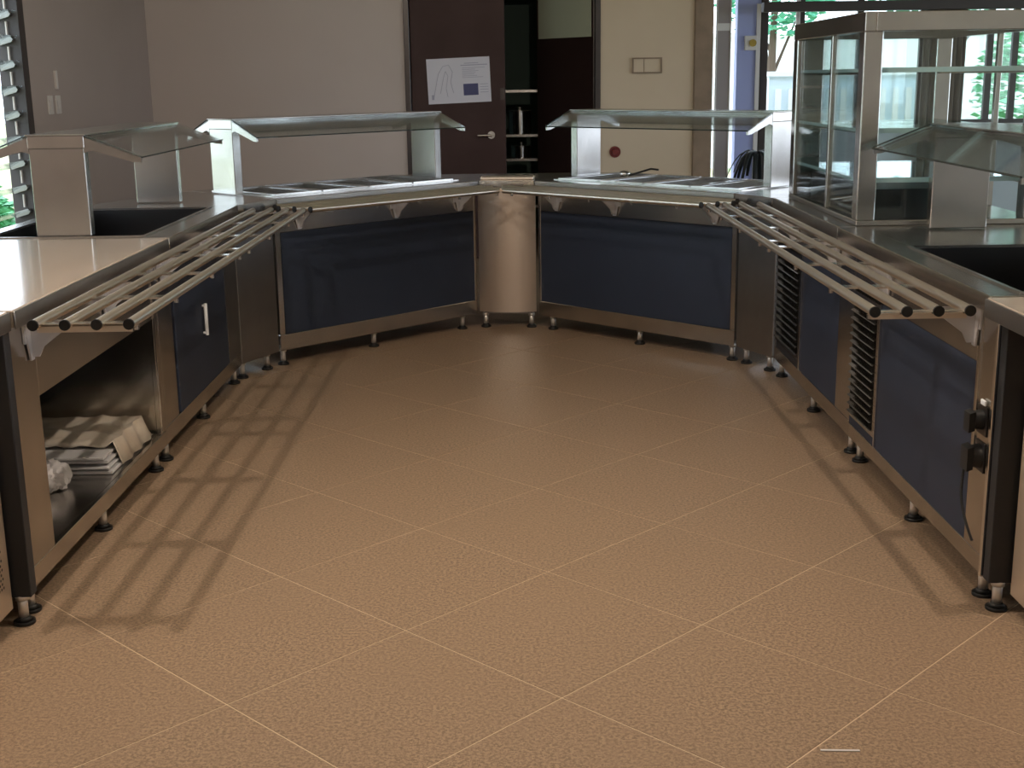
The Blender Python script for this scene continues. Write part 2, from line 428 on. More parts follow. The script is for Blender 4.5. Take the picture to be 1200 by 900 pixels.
def filler_post(label, x):
    t = thing('filler_post', label, 'counter', (x, 3.445, 0), 0, 'dark filler posts at the counter ends')
    obj('post_body', bx(-.036, .036, 0, .045, ZB, T0, bev=.002), 'charcoal', t)
    foot(t, 0, .02)
filler_post('slim charcoal filler post beside the open storage bay', -1.436)
filler_post('slim charcoal filler post beside the black power plugs', 1.407)

# ================================================================== WORKTOPS
def top_rect(label, o, rz, u0, u1, v0, v1, m='steel_h', hole=None, depth=.16, rim=True):
    t = thing('worktop', label, 'worktop', (o[0], o[1], 0), rz, 'worktops')
    if not hole:
        obj('slab', bx(u0, u1, v0+.006, v1, T0+.001, T1, bev=.003), m, t)
        obj('nosing', bx(u0, u1, v0, v0+.006, T0-.004, T1-.002, bev=.002), 'steel_dull', t)
    else:
        a, b_, c, d = hole
        s = B()
        box(s, u0, u1, v0, c, T0+.001, T1, bev=.003); box(s, u0, u1, d, v1, T0+.001, T1, bev=.003)
        box(s, u0, a, c, d, T0+.001, T1); box(s, b_, u1, c, d, T0+.001, T1)
        obj('frame', s, m, t)
        wl = B(); q = .004; z0 = T1-depth
        box(wl, a, b_, c, d, z0, z0+q); box(wl, a, a+q, c, d, z0+q, T1-.004); box(wl, b_-q, b_, c, d, z0+q, T1-.004)
        box(wl, a+q, b_-q, c, c+q, z0+q, T1-.004); box(wl, a+q, b_-q, d-q, d, z0+q, T1-.004)
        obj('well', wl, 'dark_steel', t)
        if rim:
            rb = B(); e = .010
            box(rb, a-e, b_+e, c-e, c+.004, T1, T1+.005); box(rb, a-e, b_+e, d-.004, d+e, T1, T1+.005)
            box(rb, a-e, a+.004, c+.004, d-.004, T1, T1+.005); box(rb, b_-.004, b_+e, c+.004, d-.004, T1, T1+.005)
            obj('well_rim', rb, 'steel_h', t)
    return t
V0, V1 = -.032, .82
top_rect('polished cream worktop above the open storage bay', (-1.415, 3.50), PI/2, 0, 1.66, V0, V1, 'stone')
top_rect('steel worktop with deep dark well under the left glass guard', (-1.415, 5.02), PI/2, .145, 1.50, V0, V1, 'steel_h', (.20, 1.38, .085, .74))
top_rect('steel worktop with four pans before the grey wall', OBL, PI/4, .002, NBL-.002, V0, V1, 'steel_h', (.07, 1.43, .10, .68), .14)
top_rect('steel worktop with four pans before the cream wall', OBR, -PI/4, .002, NBR-.002, V0, V1, 'steel_h', (.06, 1.42, .10, .68), .14)
top_rect('steel worktop carrying the glass display cabinet', (1.37, 6.50), -PI/2, .002, 1.30, V0, V1, 'steel_h')
top_rect('steel worktop with deep black well at the right', (1.37, 5.005), -PI/2, -.19, 1.50, V0, V1, 'steel_h', (.45, 1.46, .07, .76), .22)
top_rect('pinkish polished worktop at right edge of the photo', (1.43, 3.43), -PI/2, -.055, 1.43, -.115, V1, 'stone')
top_rect('polished cream worktop at left edge of the photo', (-1.45, 2.0), PI/2, 0, 1.485, -.06, V1, 'stone')
def fr(o, rz, u, v): c, s = math.cos(rz), math.sin(rz); return (o[0]+c*u-s*v, o[1]+s*u+c*v)
def wedge(label, pts):
    t = thing('worktop', label, 'worktop', (0, 0, 0), 0, 'worktops')
    obj('slab', prism(B(), pts, T0+.001, T1), 'steel_h', t)
wedge('wedge shaped steel worktop at the left corner', [(-1.383, 6.524), fr(OBL, PI/4, -.003, V0), fr(OBL, PI/4, -.003, V1), (-2.235, 6.524)])
wedge('wedge shaped steel worktop above the curved column', [fr(OBL, PI/4, NBL+.003, V1), fr(OBL, PI/4, NBL+.003, V0), fr(OBR, -PI/4, -.003, V0), fr(OBR, -PI/4, -.003, V1)])
wedge('wedge shaped steel worktop at the right corner', [fr(OBR, -PI/4, NBR+.003, V1), fr(OBR, -PI/4, NBR+.003, V0), (1.338, 6.503), (2.19, 6.503)])
# small steel joint plate over the curved column
jp = obj('joint_plate', bx(-.165, .165, .03, .14, T1+.001, T1+.02, bev=.004), 'column'); jp.location = (-.018, 7.885, 0); jp.rotation_euler = (0, 0, -.11)
tag(jp, 'small flat steel joint plate above the curved column', 'plate')

# food pans in the rear wells
pn = B()
def pan_bm(w_, d_):
    b = B(); q = .012; z0 = -.09
    box(b, 0, w_, 0, q, -.006, .004); box(b, 0, w_, d_-q, d_, -.006, .004); box(b, 0, q, q, d_-q, -.006, .004); box(b, w_-q, w_, q, d_-q, -.006, .004)
    box(b, q, w_-q, q, q+.003, z0, -.004); box(b, q, w_-q, d_-q-.003, d_-q, z0, -.004)
    box(b, q, q+.003, q, d_-q, z0, -.004); box(b, w_-q-.003, w_-q, q, d_-q, z0, -.004); box(b, q, w_-q, q, d_-q, z0, z0+.003)
    return b
pan_me = mesh('food_pan', pan_bm(.322, .565), 'chrome')
words = ['leftmost', 'second from left', 'third from left', 'rightmost']
for o, rz, u0, wh in ((OBL, PI/4, .082, 'grey'), (OBR, -PI/4, .072, 'cream')):
    for i in range(4):
        p = bpy.data.objects.new('food_pan', pan_me); COL.objects.link(p)
        x, y = fr(o, rz, u0+i*.335, .108); p.location = (x, y, T1+.008); p.rotation_euler = (0, 0, rz)
        tag(p, 'shiny steel food pan, %s of four before the %s wall' % (words[i], wh), 'pan', 'food pans in the rear wells')
ld = thing('ladle', 'small ladle resting on the pans before the cream wall', 'ladle', (*fr(OBR, -PI/4, .42, .35), T1+.013), -.5)
b = B(); cyl(b, (0, 0, .01), (.15, 0, .055), .006, 8); cyl(b, (.15, 0, .055), (.20, 0, .05), .006, 8); obj('ladle_handle', b, 'black_gloss', ld, True)
b = B(); bmesh.ops.create_uvsphere(b, u_segments=14, v_segments=8, radius=.035, matrix=Matrix.Translation((-.02, 0, .022)) @ Matrix.Diagonal((1, 1, .6, 1))); obj('ladle_bowl', b, 'chrome', ld, True)

# ================================================================== TRAY SLIDES
RV = (-.36, -.271, -.183, -.095); RZ = .885; RR = .0145
def bracket_bm():
    b = B()
    extr(b, [(-.004, -.008, .866), (-.004, -.125, .862), (-.004, -.125, .845), (-.004, -.045, .785), (-.004, -.03, .755), (-.004, -.008, .755)], (.008, 0, 0))
    box(b, -.045, .045, -.008, -.001, .80, .866)
    extr(b, [(-.045, -.010, .866), (.045, -.010, .866), (.012, -.010, .745), (-.012, -.010, .745)], (0, .006, 0))
    return b
br_me = mesh('bracket', bracket_bm(), 'cast')
def slide(label, o, rz, spans, bars, brs, caps=(True, True), plates=()):
    t = thing('tray_slide', label, 'tray rail', (o[0], o[1], 0), rz, 'tubular tray slides')
    for (a, b_), v in zip(spans, RV):
        r = obj('rail', cyl(B(), (a, v, RZ), (b_, v, RZ), RR, 14), 'tube', t, True)
        for q, s, f in ((a, -1, caps[0]), (b_, 1, caps[1])):
            if f: obj('end_cap', cyl(B(), (q-s*.002, v, RZ), (q+s*.006, v, RZ), RR+.001, 14), 'black', r, True)
    bm_ = mesh('crossbar', bx(-.024, .024, RV[0], RV[3], RZ-.009, RZ-.004), 'chrome')
    for u in bars: shared('crossbar', bm_, t, (u, 0, 0))
    pg = mesh('bolt', cyl(B(), (0, RV[0]-.006, RZ-RR-.010), (0, RV[0]-.006, RZ-RR+.002), .008, 8), 'chrome')
    for u in bars: shared('bolt', pg, t, (u, 0, 0))
    for u in brs: shared('bracket', br_me, t, (u, 0, 0))
    for u in plates: obj('end_plate', bx(u-.002, u+.002, RV[0], RV[3], RZ-.026, RZ-.002), 'tube', t)
    return t
# left: local u = y-3.50
slide('long tubular tray slide in front of the left counters', (-1.415, 3.50), PI/2, [(-.04, 6.705+.414*v-3.50-(.02 if v < -.1 else .08)) for v in RV],
      [.01, .45, .95, 1.42, 1.60, 2.05, 2.55, 3.0], [.16, .87, 1.60, 2.33], plates=(-.012,))
# right: local u = 6.50-y ; far end y = 6.65+.414v
slide('long tubular tray slide in front of the right counters', (1.37, 6.50), -PI/2, [(6.50-(6.65+.414*v)+(.02 if v < -.1 else .08), 3.02) for v in RV],
      [2.99, 2.55, 2.05, 1.58, 1.40, .95, .45, .08], [.45, 1.2, 1.95, 2.83], plates=(2.992,))
def bl_a(v): x = -1.415-v; y = x+8.12+1.4142*v; return ((x-OBL[0])+(y-OBL[1]))*R2
def br_b(v): x = 1.37+v; y = 8.02-x+1.4142*v; return ((x-OBR[0])-(y-OBR[1]))*R2
slide('tubular tray slide in front of the rear counter before the grey wall', OBL, PI/4, [(bl_a(v)+(.045 if v < -.1 else .12), min(1.718+v-.022, 1.46)) for v in RV],
      [.12+.30*i for i in range(5)], [.16, .85, 1.35], (True, False))
slide('tubular tray slide in front of the rear counter before the cream wall', OBR, -PI/4, [(max(-(.318+v)+.022, -.02 if v > -.1 else -9), br_b(v)-(.045 if v < -.1 else .12)) for v in RV],
      [.14+.30*i for i in range(5)], [.16, .62, 1.33], (False, True))

# ================================================================== SNEEZE GUARDS
def guard(label, o, rz, u0, u1, vc=.41, vw=.112, vf=.34, zt=1.335, zl=1.237, pt=.05):
    t = thing('sneeze_guard', label, 'sneeze guard', (o[0], o[1], 0), rz, 'glass sneeze guards')
    for a in (u0, u1-pt):
        p = obj('post', bx(a, a+pt, vc-vw, vc+vw, T1+.006, zt-.055, bev=.003), 'steel_post', t)
        obj('post_cap', bx(a-.002, a+pt+.002, vc-vw-.002, vc+vw+.002, zt-.055, zt-.006, bev=.002), 'steel_h', p)
        for s in (-1, 1):
            ar = B(); q0 = a if a == u0 else a+pt-.012
            extr(ar, [(q0, vc+s*vw, zt-.012), (q0, vc+s*vf, zl+.0), (q0, vc+s*vf, zl-.018), (q0, vc+s*(vf-.03), zl-.016), (q0, vc+s*(vw+.03), zt-.065), (q0, vc+s*vw, zt-.075)], (.012, 0, 0))
            obj('arm', ar, 'steel_post', p)
    obj('top_plate', bx(u0-.006, u1+.006, vc-vw-.01, vc+vw+.01, zt-.006, zt, bev=.002), 'steel_h', t)
    for s in (-1, 1): obj('ridge_rail', bx(u0+pt, u1-pt, vc+s*(vw-.012)-.012, vc+s*(vw-.012)+.012, zt-.034, zt-.008, bev=.002), 'chrome', t)
    for s, nm in ((-1, 'front_glass'), (1, 'rear_glass')):
        g = B(); extr(g, [(u0, vc+s*(vw+.006), zt-.006), (u0, vc+s*vf, zl+.006), (u0, vc+s*vf, zl), (u0, vc+s*(vw+.006), zt-.012)], (u1-u0, 0, 0))
        go = obj(nm, g, 'glass_g', t)
        e = B(); cyl(e, (u0, vc+s*(vf+.003), zl+.003), (u1, vc+s*(vf+.003), zl+.003), .0035, 8); obj('glass_edge', e, 'glass_edge', go)
        e = B(); cyl(e, (u0-.002, vc+s*(vw+.006), zt-.004), (u0-.002, vc+s*vf, zl+.007), .003, 8); obj('glass_edge', e, 'glass_edge', go)
    return t
guard('glass sneeze guard with wide steel posts over the left dark well', (-1.415, 5.02), PI/2, .20, 1.70)
guard('glass sneeze guard over the pans before the grey wall', OBL, PI/4, -.035, 1.485)
guard('glass sneeze guard over the pans before the cream wall', OBR, -PI/4, .005, 1.475)
guard('glass sneeze guard over the black well at the right', (1.37, 5.005), -PI/2, -.10, 1.40)

# ================================================================== DISPLAY CABINET (on the far right unit)
cab = thing('display_cabinet', 'tall steel framed glass display cabinet with glass shelves', 'cabinet', (1.37, 6.50, 0), -PI/2)
CA, CB, CV0, CV1, CZ0, CZ1 = .01, 1.29, .045, .80, T1+.001, 1.765
obj('base', bx(CA, CB, CV0, CV1, CZ0, CZ0+.022, bev=.003), 'steel_h', cab)
obj('display_tray', bx(CA+.10, CB-.10, CV0+.09, CV0+.40, CZ0+.022, CZ0+.14), 'dark_in', cab)
for (a, b_) in ((CA, CA+.085), (CB-.075, CB)):
    for (c, d) in ((CV0, CV0+(.13 if a == CA else .075)), (CV1-.075, CV1)):
        obj('post', bx(a, b_, c, d, CZ0+.022, CZ1-.075, bev=.004), 'steel', cab)
obj('mullion', bx(.735, .762, CV0+.004, CV0+.026, CZ0+.022, CZ1-.075, bev=.002), 'steel', cab)
obj('mullion', bx(.735, .762, CV1-.026, CV1-.004, CZ0+.022, CZ1-.075, bev=.002), 'steel', cab)
for nm, a in (('top_rail', (CA, CB, CV0, CV0+.045)), ('top_rail', (CA, CB, CV1-.045, CV1)), ('top_rail', (CA, CA+.05, CV0+.045, CV1-.045)), ('top_rail', (CB-.05, CB, CV0+.045, CV1-.045))):
    obj(nm, bx(*a, CZ1-.075, CZ1, bev=.003), 'steel', cab)
obj('top_panel', bx(CA+.05, CB-.05, CV0+.045, CV1-.045, CZ1-.02, CZ1-.01), 'glass', cab)
for z in (1.10, 1.30, 1.54):
    s = obj('shelf', bx(CA+.09, CB-.08, CV0+.02, CV1-.05, z-.004, z+.004), 'glass', cab)
    e = B(); box(e, CA+.09, CB-.08, CV0+.019, CV0+.024, z-.007, z+.007); box(e, CB-.08, CB-.072, CV0+.076, CV1-.076, z-.010, z+.010)
    obj('shelf_edge', e, 'glass_pale', s)
    rb = B()
    for q in (CV0+.06, CV1-.06): cyl(rb, (CA+.05, q, z-.012), (CB-.05, q, z-.012), .006, 8)
    obj('shelf_rail', rb, 'chrome', s)
obj('end_glass', bx(CB-.04, CB-.034, CV0+.075, CV1-.075, CZ0+.022, CZ1-.075), 'glass', cab)
obj('end_glass', bx(CA+.034, CA+.04, CV0+.13, CV1-.075, CZ0+.022, CZ1-.075), 'glass', cab)
for a, b_ in ((CA+.085, .735), (.762, CB-.075)):
    obj('front_glass', bx(a, b_, CV0+.012, CV0+.018, CZ0+.022, CZ1-.075), 'glass', cab)
obj('glass_trim', bx(CB-.042, CB-.026, CV0+.075, CV0+.083, CZ0+.022, CZ1-.075), 'glass_pale', cab)

# ================================================================== THINGS ON / IN THE COUNTERS
# wrapped stack of boards on the storage shelf (local of L1: u = y-3.5, v = -x-1.415)
ws = thing('wrapped_stack', 'plastic wrapped stack of white boards on the storage shelf', 'stack', (-1.415, 3.50, .150), PI/2)
z = 0
for i, (h_, m_) in enumerate(((.014, 'board'), (.010, 'board'), (.014, 'board'), (.012, 'board'))):
    dx = random.uniform(-.02, .02)
    obj('board', bx(.93+dx, 1.36+dx, .04+.008*i, .50, z+.002, z+h_, bev=.002), m_, ws); z += h_+.006
wb = B(); nx, ny = 26, 16; grid = []
for i in range(nx+1):
    row = []
    for j in range(ny+1):
        u, v = i/nx, j/ny
        X_ = 1.02+u*.41; Y_ = .025+v*.49
        e = min(u/.10, (1-u)/.10, v/.14, 1)
        zz = z+.002+.018*max(0, min(1, e))**.5 + .010*math.sin(X_*41+Y_*23)*math.sin(Y_*37-X_*11)+.006*random.random()
        if u > .90 or v < .07: zz = (z+.03)*max(0.06, min((1-u)/.10, v/.07, 1)**.6)+.004
        row.append(wb.verts.new((X_+.006*math.sin(Y_*60), Y_+.006*math.sin(X_*50), zz)))
    grid.append(row)
for i in range(nx):
    for j in range(ny): wb.faces.new((grid[i][j], grid[i+1][j], grid[i+1][j+1], grid[i][j+1]))
wo = obj('wrap', wb, 'wrap', ws, True)
sd = wo.modifiers.new('thick', 'SOLIDIFY'); sd.thickness = .004; sd.offset = -1
def lump(name, m, sx, sy, sz, loc, label, cat):
    b = B(); bmesh.ops.create_icosphere(b, subdivisions=4, radius=1)
    for v in b.verts:
        d = v.co.copy(); f = 1+.14*math.sin(d.x*7+d.z*5)*math.sin(d.y*6-d.z*4)+.05*math.sin(d.x*19+d.y*17)
        v.co = Vector((d.x*sx*f, d.y*sy*f, max(-.62, d.z)*sz*f))
    mn = min(v.co.z for v in b.verts)
    for v in b.verts: v.co.z -= mn
    o = obj(name, b, m, None, True); o.location = loc
    return tag(o, label, cat)
lump('plastic_bag', 'bag', .075, .075, .058, (-1.63, 4.27, .151), 'small crumpled white plastic bag on the storage shelf', 'bag')

sc_ = obj('paper_strip', bx(-.045, .045, -.003, .003, 0, .002), 'board'); sc_.location = (.75, 2.674, .0005); sc_.rotation_euler = (0, 0, -.05); tag(sc_, 'thin white paper strip lying on the tiled floor', 'paper')
# power plugs on the right corner post
def plug(zc, size, label, cord):
    y = 5.005-1.43
    t = thing('power_plug', label, 'plug', (1.37, y, zc), 0, 'black power plugs')
    b = B(); box(b, -.004, 0, -.038, .038, -.045, .045, bev=.0015); obj('socket_plate', b, 'black_gloss', t)
    b = B(); cyl(b, (-.004, 0, 0), (-.030, 0, 0), .032*size, 16, .028*size); extr(b, [(-.03, -.024*size, .03*size), (-.03, .024*size, .03*size), (-.03, .024*size, -.03*size), (-.03, -.024*size, -.03*size)], (-.018, 0, -.006))
    obj('plug_body', b, 'black', t, True)
    if not cord:
        obj('indicator', bx(-.010, -.003, -.03, .005, .046, .062, bev=.002), 'white', t)
    else:
        b = B(); P = []
        for i in range(21):
            s = i/20; P.append(Vector((-.04-.012*math.sin(s*PI), .012-.10*s**1.7, -.03-.20*s**.9)))
        for p, q in zip(P, P[1:]): cyl(b, p, q, .0042, 8)
        obj('cord', b, 'black', t, True)
plug(.545, .95, 'upper black power plug with white indicator on steel post', False)
plug(.435, 1.15, 'lower black power plug with hanging cord on steel post', True)

# ================================================================== BACK WALL THINGS
d1 = struct(thing('door_1', 'dark brown closed door leaf with a paper notice', 'door', (DX0, YB+.02, 0)))
obj('leaf', bx(.05, .84, 0, .05, .01, DZ-.06, bev=.004), 'door', d1)
obj('door_frame', bx(0, .045, -.04, .10, 0, DZ, bev=.003), 'door2', d1)
obj('door_frame', bx(0, DX1-DX0, -.04, .10, DZ-.05, DZ, bev=.003), 'door2', d1)
fr_ = obj('door_frame', bx(DX1-DX0-.045, DX1-DX0, -.04, .10, 0, DZ, bev=.003), 'frame_d', d1)
h = B(); cyl(h, (.715, -.012, 1.06), (.715, 0, 1.06), .032, 20); cyl(h, (.715, -.05, 1.06), (.715, -.01, 1.06), .011); cyl(h, (.722, -.05, 1.06), (.60, -.05, 1.058), .010)
obj('handle', h, 'chrome', d1, True)
obj('push_plate', bx(.795, .835, -.003, 0, 1.35, 1.45), 'door2', d1)
d2 = struct(thing('door_2', 'dark brown door leaf standing half open into the back room', 'door', (DX1-.05, YB+.10, 0), PI-math.radians(52)))
lf = obj('leaf', bx(0, .76, -.045, 0, .01, DZ-.06, bev=.004), 'door2', d2)
obj('painted_glow_panel', bx(.03, .73, .0, .004, 1.86, DZ-.09, bev=.001), 'door_glow', lf)  # pale panel stands in for the light seen on the upper leaf
# paper notice
nt_ = thing('paper_notice', 'crooked white paper notice with blue square on the brown door', 'notice', (-.41, YB+.019, 1.515), 0); nt_.rotation_euler = (0, -.035, 0)
obj('sheet', bx(-.265, .265, -.002, 0, -.185, .185), 'paper', nt_)
obj('blue_print', bx(.035, .16, -.003, -.002, -.125, -.03), 'inkblue', nt_)
b = B(); box(b, .02, .245, -.0027, -.002, .118, .126); box(b, .05, .17, -.0027, -.002, .135, .141)
for k in range(7): box(b, .03, .03+random.uniform(.1, .21), -.0026, -.002, .02+k*.013, .024+k*.013)
for k in range(4): box(b, .175, .245, -.0026, -.002, -.04-k*.022, -.035-k*.022)
obj('printed_lines', b, 'ink', nt_)
b = B()
pl = [(-.22, -.14), (-.19, -.02), (-.17, .06), (-.13, .12), (-.08, .13), (-.05, .07), (-.07, -.01), (-.05, -.10)]
for p, q in zip(pl, pl[1:]): cyl(b, (p[0], -.0022, p[1]), (q[0], -.0022, q[1]), .002, 6)
pl = [(-.16, -.10), (-.13, .02), (-.11, .08), (-.09, .04), (-.11, -.06), (-.10, -.13)]
for p, q in zip(pl, pl[1:]): cyl(b, (p[0], -.0022, p[1]), (q[0], -.0022, q[1]), .0018, 6)
box(b, -.235, -.215, -.0026, -.002, -.15, -.11)
obj('printed_drawing', b, 'ink', nt_)
# red emergency button and small framed plate on the cream wall
rb_ = thing('emergency_button', 'round red emergency button on the cream wall', 'button', (.905, YB, .905))
b = B(); cyl(b, (0, 0, 0), (0, -.012, 0), .048, 24); obj('ring', b, 'red', rb_, True)
b = B(); cyl(b, (0, -.012, 0), (0, -.035, 0), .030, 20, .026); obj('knob', b, 'red', rb_, True)
pf = thing('wall_plate', 'small framed blank plate on the cream wall', 'plate', (1.17, YB, 1.615))
b = B(); e = .012
box(b, -.125, .125, -.02, 0, .065-e, .065); box(b, -.125, .125, -.02, 0, -.065, -.065+e); box(b, -.125, -.125+e, -.02, 0, -.065+e, .065-e); box(b, .125-e, .125, -.02, 0, -.065+e, .065-e)
obj('frame', b, 'trimw', pf); obj('plate', bx(-.113, .113, -.008, 0, -.053, .053), 'wall_c', pf); obj('divider', bx(-.028, -.023, -.012, -.008, -.053, .053), 'trimw', pf)
# switches on the left wall
sw = thing('light_switch', 'pair of pale light switches on the taupe wall', 'switch', (XL, 8.62, 1.40))
obj('switch_plate', bx(0, .008, -.12, -.03, -.06, .06, bev=.002), 'switch', sw); obj('switch_plate', bx(0, .008, .03, .12, -.06, .06, bev=.002), 'switch', sw)
for y_ in (-.075, .075): obj('rocker', bx(.008, .014, y_-.02, y_+.02, -.03, .03, bev=.002), 'switch', sw)
tag(obj('cable_duct', bx(XL, XL+.02, 8.66, 8.69, 1.50, 1.62, bev=.003), 'switch'), 'short pale cable duct above the light switches', 'duct')

# rack in the back room
rk = thing('storage_rack', 'dark steel storage rack seen through the half open doorway', 'rack', (-.14, 11.95, 0))
for x_ in (0, .42):
    for y_ in (0, .4): obj('upright', bx(x_, x_+.022, y_, y_+.022, 0, 1.42), 'steel', rk)
for z_ in (.35, .78, 1.00, 1.40): obj('shelf', bx(-.01, .45, -.01, .43, z_, z_+.022), 'steel_h', rk)
def pot(x, y, z, r, h_, label):
    t = thing('pot', label, 'pot', (x, y, z), 0, 'pots on the storage rack')
    b = B(); cyl(b, (0, 0, 0), (0, 0, h_), r, 20); obj('pot_body', b, 'chrome', t, True)
    b = B(); cyl(b, (0, 0, h_), (0, 0, h_+.012), r*1.05, 20); cyl(b, (0, 0, h_+.012), (0, 0, h_+.04), r*.18, 10); obj('lid', b, 'steel_h', t, True)
pot(.11, 12.12, 1.023, .11, .20, 'tall steel pot on the storage rack upper shelf')
pot(.12, 12.12, .803, .10, .10, 'low steel pot on the storage rack lower shelf')

# ================================================================== FAR RIGHT THINGS
d3 = struct(thing('door_3', 'grey glass door panel standing in a bright gap beside the blue wall', 'door', (1.98, YF-.08, 0)))
obj('stile', bx(.072, .084, 0, .05, 0, 2.6, bev=.003), 'white', d3); obj('stile', bx(.206, .218, 0, .05, 0, 2.6, bev=.003), 'white', d3)
obj('panel', bx(.084, .206, .015, .035, 0, 2.6), 'mauve', d3); obj('glazing_bar', bx(.084, .206, .010, .04, 1.95, 2.02), 'white', d3)
struct(obj('wall_far_infill', bx(1.72, 1.98, YF, YF+.15, 0, 2.6), 'trimw'), 'brown wall strip beside the white framed door')
d4 = struct(thing('door_4', 'bright open doorway with black frame post', 'door', (2.50, YF, 0)))
obj('jamb', bx(0, .07, -.03, .15, 0, 2.30, bev=.003), 'frame_d', d4); obj('jamb', bx(-.045, -.005, -.03, -.002, 0, 2.2), 'white', d4)
obj('jamb', bx(.34, .38, -.03, .0, 0, 2.30, bev=.003), 'white', d4)
tag(obj('ceiling_beam', bx(2.42, XR-.02, 12.45, 12.60, 2.10, 2.19, bev=.004), 'frame_d'), 'long dark steel beam below the far ceiling', 'beam')
sb_ = thing('switch_box', 'blue switch box with yellow knob on the blue wall', 'switch', (2.40, YF, 1.83))
obj('box_body', bx(-.06, .06, -.05, 0, -.07, .07, bev=.006), 'white', sb_); b = B(); cyl(b, (.015, -.05, 0), (.015, -.075, 0), .035, 16); obj('knob', b, 'yellow', sb_, True)
# window units in the far wall
def far_window(nm, label, x0, x1, z0, z1, mull):
    t = struct(thing(nm, label, 'window', (x0, YF+.06, 0)))
    n = x1-x0; b = B()
    box(b, 0, .045, 0, .05, z0, z1); box(b, n-.045, n, 0, .05, z0, z1); box(b, .045, n-.045, 0, .05, z0, z0+.04); box(b, .045, n-.045, 0, .05, z1-.04, z1)
    obj('window_frame', b, 'frame_d', t)
    for m_ in mull: obj('mullion', bx(m_-.03, m_+.03, 0, .05, z0+.04, z1-.04), 'frame_d', t)
    xs = [.045]+[q for m_ in mull for q in (m_-.03, m_+.03)]+[n-.045]
    for a, b_ in zip(xs[::2], xs[1::2]): obj('pane', bx(a, b_, .02, .026, z0+.04, z1-.04), 'glass', t)
    obj('window_sill', bx(-.02, n+.02, -.10, 0, z0-.03, z0, bev=.003), 'white', t)
far_window('window_2', 'far window left of the taupe curtain', 2.90, 4.14, 1.02, 2.30, [.60])
far_window('window_3', 'tall far window right of the taupe curtain', 4.18, 6.9, 1.02, 2.30, [.62, .87, 1.25, 1.9])
# curtain: folded cloth
def curtain(x0, x1, y, z0, z1, label):
    b = B(); n = 60; lo = []; hi = []
    for i in range(n+1):
        s = i/n; x = x0+(x1-x0)*s; yy = y+.035*math.sin(s*PI*13)+.012*math.sin(s*PI*31)
        lo.append(b.verts.new((x, yy+.01*math.sin(s*40), z0))); hi.append(b.verts.new((x, yy, z1)))
    for i in range(n): b.faces.new((lo[i], lo[i+1], hi[i+1], hi[i]))
    o = obj('curtain', b, 'curtain', None, True); sd = o.modifiers.new('thick', 'SOLIDIFY'); sd.thickness = .004
    tag(o, label, 'curtain')
curtain(4.06, 4.47, 12.82, .05, 2.30, 'taupe folded curtain hanging between the far windows')
# dark plant in front of the blue wall
pp = thing('potted_plant', 'dark strap leaved potted plant before the blue wall', 'plant', (2.36, 12.35, 0))
b = B(); cyl(b, (0, 0, 0), (0, 0, .40), .12, 20, .17); obj('pot', b, 'charcoal', pp, True)
b = B(); cyl(b, (0, 0, .38), (0, 0, .80), .022, 10); obj('stem', b, 'leaf_d', pp, True)
for k in range(13):
    a = k*2*PI/13+.2; L_ = random.uniform(.28, .42); b = B(); prev = None
    for i in range(7):
        s = i/6; r = L_*s*.75; zz = .78+.10*math.sin(s*PI*.7)-.42*s*s*(.6+.5*((k*7) % 5)/4); wd = .028*(1-.8*abs(s-.35))
        c = Vector((r*math.cos(a), r*math.sin(a), zz)); nrm = Vector((-math.sin(a), math.cos(a), 0))*wd
        cur = (b.verts.new(c-nrm), b.verts.new(c+Vector((0, 0, .008))), b.verts.new(c+nrm))
        if prev:
            b.faces.new((prev[0], prev[1], cur[1], cur[0])); b.faces.new((prev[1], prev[2], cur[2], cur[1]))
        prev = cur
    o = obj('leaf', b, 'leaf_d', pp, True); sd = o.modifiers.new('thick', 'SOLIDIFY'); sd.thickness = .003

# ================================================================== LOUVRE WINDOW (left wall)
w1 = struct(thing('window_1', 'open glass louvre window in the taupe wall', 'window', (XL-.12, WY0, 0)))
WN = WY1-WY0
b = B(); box(b, 0, .10, 0, WN, WZ0, WZ0+.05); box(b, 0, .10, 0, WN, WZ1-.05, WZ1); box(b, 0, .10, 0, .05, WZ0+.05, WZ1-.05); box(b, -.02, .125, WN-.10, WN, WZ0+.05, WZ1-.05)
obj('window_frame', b, 'frame_d', w1)
obj('window_sill', bx(.05, .16, 0, WN, WZ0-.03, WZ0, bev=.003), 'frame_d', w1)
bays = [(.05, 1.02), (1.08, 2.05), (2.11, 3.08), (3.14, 4.12)]
for m_ in (1.05, 2.08, 3.11): obj('mullion', bx(.0, .10, m_-.03, m_+.03, WZ0+.05, WZ1-.05), 'frame_d', w1)
clip_me = mesh('blade_clip', extr(B(), [(-.005, 0, -.035), (.075, 0, -.012), (.085, 0, .004), (.07, 0, .02), (-.01, 0, .0)], (0, .035, 0)), 'steel_dull')
for a, b_ in bays:
    bl = B(); extr(bl, [(.0, 0, -.03), (.115, 0, .02), (.113, 0, .026), (-.002, 0, -.024)], (0, b_-a-.02, 0)); bme = mesh('louvre_blade', bl, 'glass')
    for k in range(12):
        z_ = WZ0+.13+k*.150
        q = shared('louvre_blade', bme, w1, (.0, a+.01, z_))
        shared('blade_clip', clip_me, q, (.01, b_-a-.052, .0)); shared('blade_clip', clip_me, q, (.01, .0, .0))
    lv = B()
    for k in range(11): box(lv, .052, .06, b_-.030, b_-.012, WZ0+.16+k*.15, WZ0+.24+k*.15)
    obj('lever_strip', lv, 'switch', w1)

